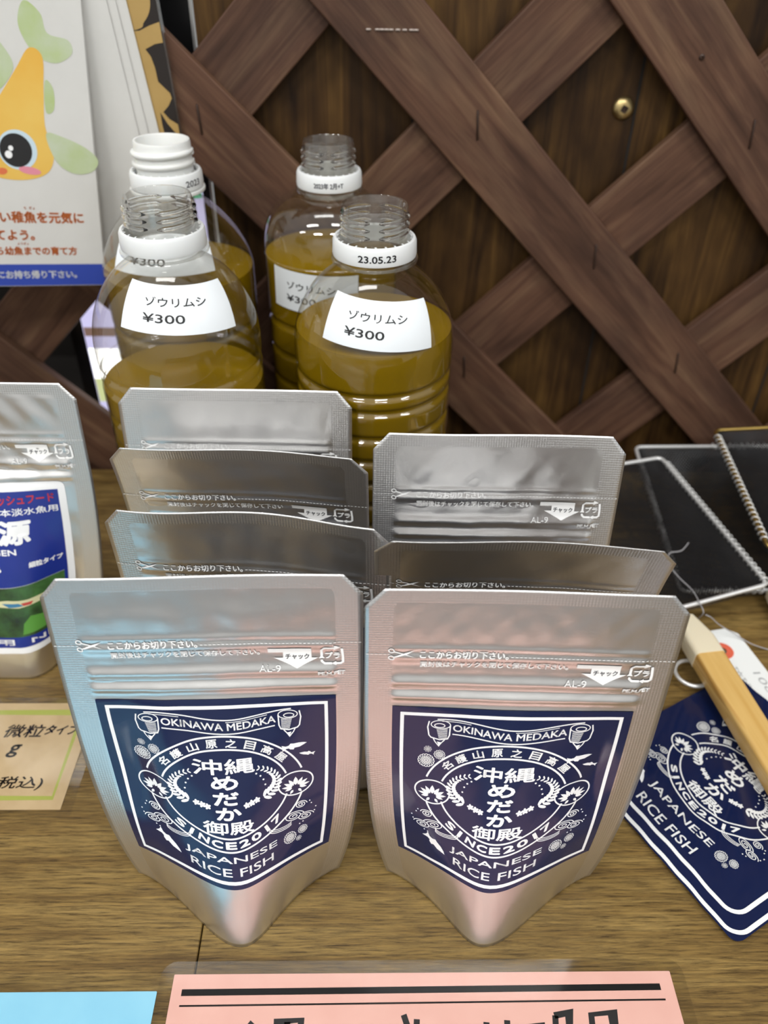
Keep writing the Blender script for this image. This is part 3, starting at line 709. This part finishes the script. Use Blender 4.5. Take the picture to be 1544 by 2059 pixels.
# local: x from -lw..0, z 0..lh, y thickness behind
st = MB()
for k in range(9):
    y0 = k * .62; dx = .25 * math.sin(k * 2.1) + .12 * k; st.box(-lw + dx, dx, y0 + .02, y0 + .42, .15 * (k % 3), lh - .3 * k)
st.build('paper_sheets', M['leaflet'], t, smooth=False)
def vert(x0, z0, off):
    def fn(p): return np.column_stack([x0 + p[:, 0], np.full(len(p), -off), z0 + p[:, 1]])
    return fn
a = Art(); a.poly([(-lw, .2), (0, .2), (0, 10.2), (-lw, 10.2)]); a.lay('blue_band', vert(0, 0, .05), M['blueband'], t)
a = Art(); a.text('ご自由にお持ち帰り下さい。', -12.2, 5.4, None, 3.5, .14, anchor='c'); P2 = np.array(a.V); P2[:, 0] += -12.8 - P2[:, 0].max(); a.V = [tuple(v) for v in P2]; a.lay('band_lettering', vert(0, 0, .12), M['white'], t)
a = Art()
def rtext(body, xr, yc, h, bold):
    b = Art(); b.text(body, 0, yc, None, h, bold); Q = np.array(b.V); Q[:, 0] += xr - Q[:, 0].max(); a.add(Q, b.F)
rtext('よわい稚魚を元気に', -7.2, 31.5, 4.9, .2); rtext('育てよう。', -29.5, 23.6, 4.7, .2); rtext('稚魚から幼魚までの育て方', -11.6, 16.4, 3.7, .16)
rtext('ち  ぎょ', -28.0, 35.6, 1.3, .02); rtext('ようぎょ', -32.5, 19.7, 1.2, .02)
a.lay('orange_lettering', vert(0, 0, .1), M['orange'], t)
# plain generic fish drawing
FX = 7.5
def fishpart(name, pts, off, m, parent): b = Art(); b.poly(pts); return b.lay(name, vert(FX, 0, off), m, parent)
def spl(kn, n=8):
    K = np.array(kn, float); m_ = len(K); out = []
    for i in range(m_):
        p0, p1, p2, p3 = K[i - 1], K[i], K[(i + 1) % m_], K[(i + 2) % m_]
        for k in range(n):
            u = k / n; out.append(tuple(.5 * ((2 * p1) + (-p0 + p2) * u + (2 * p0 - 5 * p1 + 4 * p2 - p3) * u * u + (-p0 + 3 * p1 - 3 * p2 + p3) * u ** 3)))
    return out
FO = m_noisy('fish_orange_print', (.72, .40, .055), (.76, .52, .12), 14, .5); FG = m_noisy('fin_green_print', (.40, .50, .20), (.50, .56, .42), 35, .5); FP = mat('cheek_pink_print', (.70, .25, .32), .5)
fb = fishpart('fish_drawing', spl([(-36, 92), (-30, 100), (-25, 97), (-26, 84), (-27, 70), (-24.5, 60), (-28, 51), (-39, 47.5), (-52, 49.5), (-60, 58), (-58, 68), (-50, 74), (-44, 81)]), .10, FO, t)
fishpart('fish_fin', spl([(-28, 98), (-33, 108), (-30, 117), (-24, 113), (-22, 106), (-14, 104), (-13, 99), (-20, 95)]), .08, FG, fb)
fishpart('fish_fin', spl([(-27, 67), (-20, 66), (-11, 62), (-6, 57), (-9, 52), (-17, 51), (-24, 56)]), .16, FG, fb)
fishpart('fish_fin', spl([(-45, 83), (-46, 96), (-44, 103), (-40, 100), (-37, 92)]), .08, FG, fb); fishpart('fish_fin', spl([(-25, 88), (-22, 85), (-22.6, 77), (-26, 76)]), .08, FG, fb)
b = Art(); b.ell(-39.5, 60, 8.0, 8.2, 0, 32); b.lay('fish_eye', vert(FX, 0, .16), mat('eye_rim_print', (.55, .68, .76), .5), fb)
b = Art(); b.ell(-40.2, 59.8, 6.6, 6.9, 0, 32); b.lay('fish_eye', vert(FX, 0, .20), M['ink'], fb)
b = Art(); b.ell(-43.4, 58.0, 1.5, 1.6, 0, 18); b.ell(-42.2, 60.6, 1.0, 1.1, 0, 16); b.lay('fish_eye', vert(FX, 0, .24), M['white'], fb)
b = Art(); b.ell(-35.5, 51.6, 4.6, 1.6, -.15, 22); b.lay('fish_cheek', vert(FX, 0, .18), FP, fb); b = Art(); b.ell(-47, 51.0, 2.2, 1.4, .1, 16); b.lay('fish_mouth', vert(FX, 0, .18), mat('mouth_red_print', (.66, .16, .06), .5), fb)
# second, splayed bunch of leaflets
t2 = thing('leaflet_bunch', 'thin bunch of splayed white leaflets tucked behind the fish leaflet stack', 'leaflets')
t2.matrix_world = leaf_frame((-91.5, 403.7, 130), math.radians(1), math.radians(6.5), math.radians(.3))
for k, (dx, dr) in enumerate(((0, 0), (-5.5, .6), (-10.5, 1.3))):
    o = MB().box(-45, 0, -.2, .2, 0, 150).build('paper_sheet', M['leaflet'], t2, smooth=False, loc=(dx, -k * .8 - .3, 0), rot=(0, math.radians(dr), 0))
# gold and black floral panel
t3 = thing('floral_panel', 'black panel with gold flower silhouettes and a clear edge, hung on the trellis', 'panel', (-86.6, 404.4, 150), 0)
t3.rotation_euler = (0, math.radians(-3.2), 0)
MB().box(-60, 0, 0, 2.6, 0, 140).build('backing_board', M['darkprint'], t3, smooth=False)
MB().box(.02, .7, -.3, 2.7, 0, 140).build('clear_edge', M['pet'], t3, smooth=False)
a = Art()
def blob(kn): a.poly(spl(kn, 6))
blob([(-60, 125), (-8, 113), (-3, 104), (-2.5, 95), (-4, 90), (-7, 86.5), (-10.5, 84), (-30, 82), (-60, 83)])
a.poly([(-60, 83), (-9.5, 83.5), (-5, 85.2), (-.3, 86.4), (-.3, 78.6), (-4, 78.2), (-8.6, 76.4), (-6.8, 73.5), (-5.9, 69), (-5.7, 63.5), (-3, 60.5), (-1.3, 58.6), (-.9, 56.5), (-3, 53.6), (-6, 51), (-3.6, 47.8), (-.3, 45.6), (-.3, 20), (-3, 22), (-3.4, 36), (-1.8, 41.5), (-5, 46), (-7.4, 51), (-7.6, 46), (-7.2, 40), (-6, 24), (-60, 20)])
a.lay('gold_flowers', vert(0, 0, .08), M['gold'], t3)
# small screen standing behind the trellis
led = MB().box(-700, -84, 428, 600, -40, -22).build('rear_ledge', M['dark'], smooth=False); tag(led, 'dark ledge behind the trellis carrying the small lit screen', 'ledge')
t4 = thing('digital_display', 'slim lit screen with black bezel standing behind the trellis', 'screen', (-130.5, 440, -22))
MB().box(-46.5, 46.5, 0, 7, 0, 292).build('bezel', M['black'], t4, smooth=False)
MB().box(45.6, 46.9, -.6, 7.2, 0, 292).build('edge_trim', M['silver'], t4, smooth=False)
MB().box(-30, 30, -10, 25, 0, 3).build('stand_foot', M['black'], t4, smooth=False)
def emis(name, c, s): return mat(name, (0, 0, 0), .3, emit=c, es=s)
SC1 = emis('screen_lavender', (.72, .68, 1.0), .95)
sb = MB().box(-38.5, 41.5, -.3, 0, 38, 206).build('lit_panel', SC1, t4, smooth=False)
def scr(x0, x1, z0, z1, c, s, nm='screen_picture'): MB().box(x0, x1, -.5, -.3, z0, z1).build(nm, emis('screen_colour', c, s), sb, smooth=False)
scr(-38, 12, 94, 99.5, (.45, .28, .22), .5); scr(-38, 10, 66, 86, (1, 1, .98), 2.2); scr(-38, 10, 50, 66, (.72, .78, .38), .9)
scr(26, 41, 174, 182, (.05, .55, .22), .8); scr(26, 41, 183, 205, (.7, .68, 1), 1.3); scr(-38, 20, 110, 140, (.74, .7, 1), 1.0); scr(-20, 20, 150, 165, (.5, .75, .9), .9)

# ------------------------------------------------------------------ black fish nets
def along(P0, P1, n): return [P0.lerp(P1, k / n) for k in range(n + 1)]
def net(label, c, wires, beads, sag, handle=None, seed=0, group='black square fish nets', zmin=1.2):
    """c: four rim corners (mm): far-left, far-right, near-right, near-left"""
    base = sum((Vector(p) for p in c), Vector()) / 4
    t = thing('fish_net', label, 'net', (base.x, base.y, 0), 0, group); o0 = Vector((base.x, base.y, 0))
    C = [Vector(p) - o0 for p in c]
    loop = []
    for i in range(4):                                      # rounded rim corners
        p, q, r = C[i - 1], C[i], C[(i + 1) % 4]; a_, b_ = q + (p - q).normalized() * 4, q + (r - q).normalized() * 4
        for k in range(7): u = k / 6; loop.append(a_ * (1 - u) ** 2 + q * 2 * u * (1 - u) + b_ * u * u)
    MB().tube(loop, 1.05, 10, True).build('rim_wire', M[wires], t)
    for (i, f0, f1) in beads:                               # coil binding the net edge to the wire
        p, q = C[i], C[(i + 1) % 4]; L = (q - p).length; d = (q - p).normalized(); sd = d.cross(Vector((0, 0, 1))).normalized(); n = int(L * (f1 - f0) / 3.4)
        cb = MB()
        pts = [];
        for k in range(n * 10 + 1):
            u = (f0 + (f1 - f0) * k / (n * 10)) * L; w = 2 * math.pi * k / 10; pts.append(p + d * u + sd * (1.75 * math.cos(w)) + Vector((0, 0, 1.75 * math.sin(w) + .2)))
        cb.tube(pts, .36, 6).build('edge_coil', M['silver'], t)
    n = 34; V = []; uv = []; rs = np.random.RandomState(seed); ph = rs.uniform(0, 6.28, 6)
    for i in range(n + 1):
        for j in range(n + 1):
            u, v = i / n, j / n; p = (C[0] * (1 - u) + C[1] * u) * (1 - v) + (C[3] * (1 - u) + C[2] * u) * v
            e = min(u, 1 - u, v, 1 - v) * 2; dz = sag * (1 - (1 - min(1, e * 1.8)) ** 2) + 1.2 * math.sin(9 * u + ph[0]) * math.sin(7 * v + ph[1]) * min(1, e * 4) + .8 * math.sin(21 * u + 13 * v + ph[2]) * min(1, e * 4)
            z = max(p.z - dz, zmin + .5 * (1 + math.sin(17 * u + ph[3]) * math.sin(15 * v + ph[4])))
            V.append((p.x, p.y, z)); uv.append((u * (C[1] - C[0]).length / 1.75, v * (C[3] - C[0]).length / 1.75))
    Fc = [(i * (n + 1) + j, (i + 1) * (n + 1) + j, (i + 1) * (n + 1) + j + 1, i * (n + 1) + j + 1) for i in range(n) for j in range(n)]
    nV = len(V); V = V + [(x * .985 + .4, y * .985, max(.5, z - 2.2 - .6 * math.sin(x * .31) * math.sin(y * .27))) for x, y, z in V]; uv = uv + [(a_ * 1.03 + .37, b_ * .98 + .21) for a_, b_ in uv]
    Fc = Fc + [tuple(i + nV for i in f) for f in Fc]        # the bag lies folded double
    mesh('mesh_bag', V, Fc, M['net'], t, uv=uv)
    # hem folded over the wire
    hm = MB()
    V2 = []; m_ = len(loop); uv2 = []
    for k, p in enumerate(loop):
        for r_ in range(3): V2.append((p.x * (1 - .0 * r_), p.y, max(.6, p.z - r_ * 2.0))); uv2.append((k * 2.1, r_ * 1.7))
    F2 = [(k * 3 + r_, ((k + 1) % m_) * 3 + r_, ((k + 1) % m_) * 3 + r_ + 1, k * 3 + r_ + 1) for k in range(m_) for r_ in range(2)]
    mesh('mesh_hem', V2, F2, M['net'], t, uv=uv2)
    if handle:
        h0, h1 = Vector(handle[0]) - o0, Vector(handle[1]) - o0; d = (h1 - h0); L = d.length; dn = d.normalized(); rot = dn.to_track_quat('Z', 'Y').to_euler()
        pts = rrect(-6.7, -4.8, 6.7, 4.8, 1.8, 4)
        hb = MB().prism(pts, 18, L); ho = hb.build('handle', M['handle'], t, loc=tuple(h0), rot=rot); autosmooth(ho, 40)
        fp = MB(); s0 = rrect(-7.0, -5.0, 7.0, 5.0, 2.2, 4); s1 = rrect(-4.2, -3.6, 4.2, 3.6, 2, 4); nn = len(s0)
        V3 = [(x_, y_, 22) for x_, y_ in s0] + [(x_, y_, 12) for x_, y_ in s0] + [(x_, y_, -2) for x_, y_ in s1]
        F3 = [(k + q * nn, (k + 1) % nn + q * nn, (k + 1) % nn + (q + 1) * nn, k + (q + 1) * nn) for q in range(2) for k in range(nn)] + [tuple(2 * nn + k for k in range(nn)), tuple(range(nn))[::-1]]
        fo = mesh('ferrule', V3, F3, M['cream'], t, loc=tuple(h0), rot=rot); autosmooth(fo, 50)
    return t
net('black fish net with silver rim lying flat, underneath the others against the trellis', [(160, 401, 21), (252, 403, 21), (246, 292, 7), (157, 291, 6)], 'silver', [(0, .5, 1), (2, .05, .95), (3, .1, .9)], 14, ((203, 286, 8), (218, 190, 7)), 3)
net('black fish net with silver rim on top, its wooden handle reaching the front', [(80, 357, 26), (168, 380, 27.5), (191.5, 279, 22), (107, 257, 14)], 'silver', [(1, .06, 1)], 3.5, ((148.5, 261, 14), (164.5, 150, 11)), 5, zmin=10)
net('black fish net with gold rim on the pile beside the trellis', [(194, 380, 46), (284, 392, 44), (276, 290, 35), (190, 287, 38)], 'goldwire', [(3, .05, .95)], 10, None, 9, zmin=30)

# ------------------------------------------------------------------ flat pack with the same emblem, under the handle
bx, by = 124.0, 119.5; ang = math.atan2(-.875, .484)
t = thing('printed_packet', 'flat navy packet printed with the round emblem, lying under the net handle', 'packet', (bx, by, 0), ang)
pw, ph = 87.0, 96.0                                       # local x runs back along the lower edge (negative), y up
def pz(x, y): return 1.5 + 1.1 * np.clip(np.minimum(-x, y) / 12, 0, 1) * (1 + .35 * np.sin(x * .16 + y * .07) * np.sin(y * .13 + .8)) + .25 * np.sin(.5 * x + .3 * y) * np.clip((-x) / 20, 0, 1)
def pack_fn(off): return lambda p: np.column_stack([p[:, 0], p[:, 1], pz(p[:, 0], p[:, 1]) + off])
a = Art(); a.poly(rrect(-pw + 1.5, 1.8, -1.8, ph, 4)); a.cut(2.5, 2.5)
top = a.lay('navy_print', pack_fn(0), M['navy'], t)
V = np.array(a.V); e = MB().prism(rrect(-pw, 0, 0, ph + 2, 2), .25, .9).build('clear_film_edge', M['film'], t, smooth=False)
MB().prism(rrect(-pw + 2, 2.2, -2.2, ph - .5, 3), .9, 1.35).build('packet_fill', M['navy'], t, smooth=False)
b = Art()
for i_, w_ in ((3.2, 1.5), (8.2, 1.5)):
    b.stroke([(-pw + 1.5, i_)] + [(x_, y_) for x_, y_ in rrect(-60, i_, -i_, 60, 6, 8)[27:36]] + [(-i_, ph - 4)], w_)
b.cut(2.5, 2.5); b.lay('border_lines', pack_fn(.14), M['white'], top)
EP = emblem(False, -28.0, -35.6, 4.4, 1.10)
EP.lay('emblem_print', lambda p: pack_fn(.16)(np.column_stack([p[:, 0] * .96 - 46.4, p[:, 1] * .98 + 48.0])), M['white'], top)
a = Art(); a.poly(rrect(-pw + .4, .4, -.4, ph + 1, 2)); a.cut(2.5, 2.5); a.lay('clear_film', pack_fn(.45), M['film'], t)
kr = MB().tube([(7.5 * math.cos(w), 7.5 * math.sin(w), 0) for w in np.linspace(0, 6.283, 41)[:-1]], .9, 10, True).build('split_ring', M['silver'], loc=(146, 238, 5.4)); kr.rotation_euler = (.0, .0, 0)
tag(kr, 'small silver wire ring lying on the navy packet beside the handle', 'ring')

# ------------------------------------------------------------------ paper tag with thread
t = thing('paper_tag', 'white paper tag with red eyelet under the wooden net handle', 'tag', (163.8, 250.3, 1.6), math.atan2(-.975, .2))
pts = [(-17, 9.0), (-15.8, -5), (-12.5, -9.2), (62, -9.2), (62, 15.5), (-9, 15.5), (-14.6, 13)]
MB().prism([(x_, y_) for x_, y_ in [(-16.5, -4.5), (-12.0, -9), (64, -9), (64, 17), (-12, 17), (-16.5, 12.5)]], 0, .5).build('tag_card', M['tag'], t, smooth=False)
MB().lathe([(1.9, .55), (5.0, .55), (5.0, .75), (1.9, .75)], 40, -3.5, 3.5).build('red_eyelet', M['redring'], t, smooth=False)
MB().lathe([(1.8, .52), (1.8, .8), (.01, .62)], 24, -3.5, 3.5).build('eyelet_hole', mat('hole_shadow_brass', (.10, .08, .05), .5), t)
a = Art(); a.text('10cm', 21, 11.5, 19, 3.4, 0, rot=0, shear=.1); a.text('琉球', 13, 2.0, 13, 6, .0); a.text('松', 27, 2.8, 6.5, 6.5, 0)
a.lay('pencil_writing', flat(.62), M['pencil'], t)
def thread(name, label, pts, r=.28, parent=None):
    K = [Vector(p) for p in pts]; out = []
    KK = [K[0]] + K + [K[-1]]
    for i in range(1, len(KK) - 2):
        for k in range(10):
            u = k / 10; p0, p1, p2, p3 = KK[i - 1:i + 3]; out.append(.5 * ((2 * p1) + (p2 - p0) * u + (2 * p0 - 5 * p1 + 4 * p2 - p3) * u * u + (3 * p1 - p0 - 3 * p2 + p3) * u ** 3))
    out.append(K[-1]); return MB().tube(out, r, 8).build(name, M['thread'], parent)
o = thread('nylon_thread', '', [(163.2, 258.5, 3.4), (160, 266, 4.5), (157.5, 268, 9), (156.2, 263.4, 18.3), (155.5, 268, 20), (154.5, 276, 20.6), (150, 284, 22), (147, 291, 24), (149, 298, 25), (155, 299, 26), (160, 304, 27)])
tag(o, 'clear nylon thread looping from the tag over the net rim', 'thread')
o = thread('nylon_thread', '', [(156.8, 262.2, 18.2), (160, 262, 16.5), (166, 264, 10), (174, 263, 5), (182, 259, 2.0), (190, 256, 1.0)])
tag(o, 'loose clear thread end trailing from the net rim onto bare counter', 'thread')

# ------------------------------------------------------------------ laminated cards on the counter
def laminated(name, label, cat, x0, y0, x1, y1, m, mx=4.5, my=4.0, r=5, rz=0):
    cx, cy = (x0 + x1) / 2, (y0 + y1) / 2; t = thing(name, label, cat, (cx, cy, 0), rz); w, h = (x1 - x0) / 2, (y1 - y0) / 2
    MB().prism(rrect(-w, -h, w, h, .3, 2), .12, .32).build('coloured_paper' if name != 'price_card' else 'kraft_card', m, t, smooth=False)
    fo = MB().prism(rrect(-w - mx, -h - my, w + mx, h + my, r), .34, .46)
    fo = fo.build('clear_film', M['film'], t, smooth=False); MB().prism(rrect(-w - mx, -h - my, w + mx, h + my, r), .03, .10).build('clear_film', M['film'], t, smooth=False)
    return t, w, h
t, w, h = laminated('laminated_sign', 'laminated salmon pink sign with black marker lines at the front edge', 'sign', -63, 22, 100, 114.6, M['pink'])
a = Art(); a.stroke([(-w + 3.3, h - 5.5), (w - 4.4, h - 4.8)], 2.0); a.stroke([(-w + 3.3, h - 9.4), (w - 3.8, h - 8.6)], .55)
def hand(pts, wd=1.9): a.stroke(pts, wd)
X = lambda px: (px - 355) / 990 * 2 * w - w + .0
yb = h - 13.2
hand([(X(378), yb - 3), (X(392), yb - 14)]); hand([(X(440), yb - 2.6), (X(436), yb - 14)])
hand([(X(520), yb - 1.0), (X(492), yb - 7), (X(530), yb - 13)]); hand([(X(566), yb - 1.5), (X(562), yb - 12), (X(608), yb - 12), (X(612), yb - .5), (X(560), yb - 1)]); hand([(X(586), yb - 1), (X(586), yb - 12)]); hand([(X(562), yb - 6), (X(610), yb - 6)], 1.4)
hand([(X(780), yb - 3), (X(784), yb - 14)]); hand([(X(808), yb + .8), (X(820), yb - 5), (X(816), yb - 16)]); hand([(X(833), yb - .5), (X(829), yb - 10)]); hand([(X(760), yb - 7), (X(850), yb - 6)], 1.5)
hand([(X(966), yb - 1.5), (X(958), yb - 14)]); hand([(X(1006), yb - 1.0), (X(1000), yb - 14)]); hand([(X(985), yb - 3.8), (X(1078), yb - 2.4)], 1.5)
hand([(X(1100), yb + .2), (X(1090), yb - 13)]); hand([(X(1098), yb + .2), (X(1128), yb + 1), (X(1122), yb - 5), (X(1100), yb - 5.5)]); hand([(X(1162), yb - 12), (X(1170), yb + .4), (X(1212), yb + 1), (X(1206), yb - 11), (X(1196), yb - 9)])
a.lay('marker_writing', flat(.34), M['ink'], t.children[0])
t, w, h = laminated('laminated_sheet', 'plain laminated pale blue sheet beside the pink sign', 'sheet', -230, 16, -67.6, 109.6, M['blue'], 1.6, 4.6, 3)
t, w, h = laminated('price_card', 'laminated kraft price card with green border and handwriting', 'card', -206, 174.3, -118.4, 225.5, M['kraft'], 4.4, 3.0, 1)
kc = t.children[0]
a = Art(); x1 = w - 4.6; y1 = h - 5.0; a.stroke([(-x1, -y1), (x1, -y1), (x1, y1), (-x1, y1)], 1.7, True); a.lay('green_border', flat(.335), M['green'], kc)
a = Art(); a.text('微粒', w - 26, h - 14.6, 16, 6.4, .12, shear=.25); a.text('タイプ', w - 10.5, h - 14.0, 13.5, 4.8, .16, shear=.25); a.text('g', w - 27.3, h - 24.5, 4, 6, .2, shear=.2); a.text('(税込)', w - 20.5, -h + 11.5, 20, 6.2, .1, shear=.2)
a.lay('handwriting', flat(.338), M['ink'], kc)
bpy.context.view_layer.update()
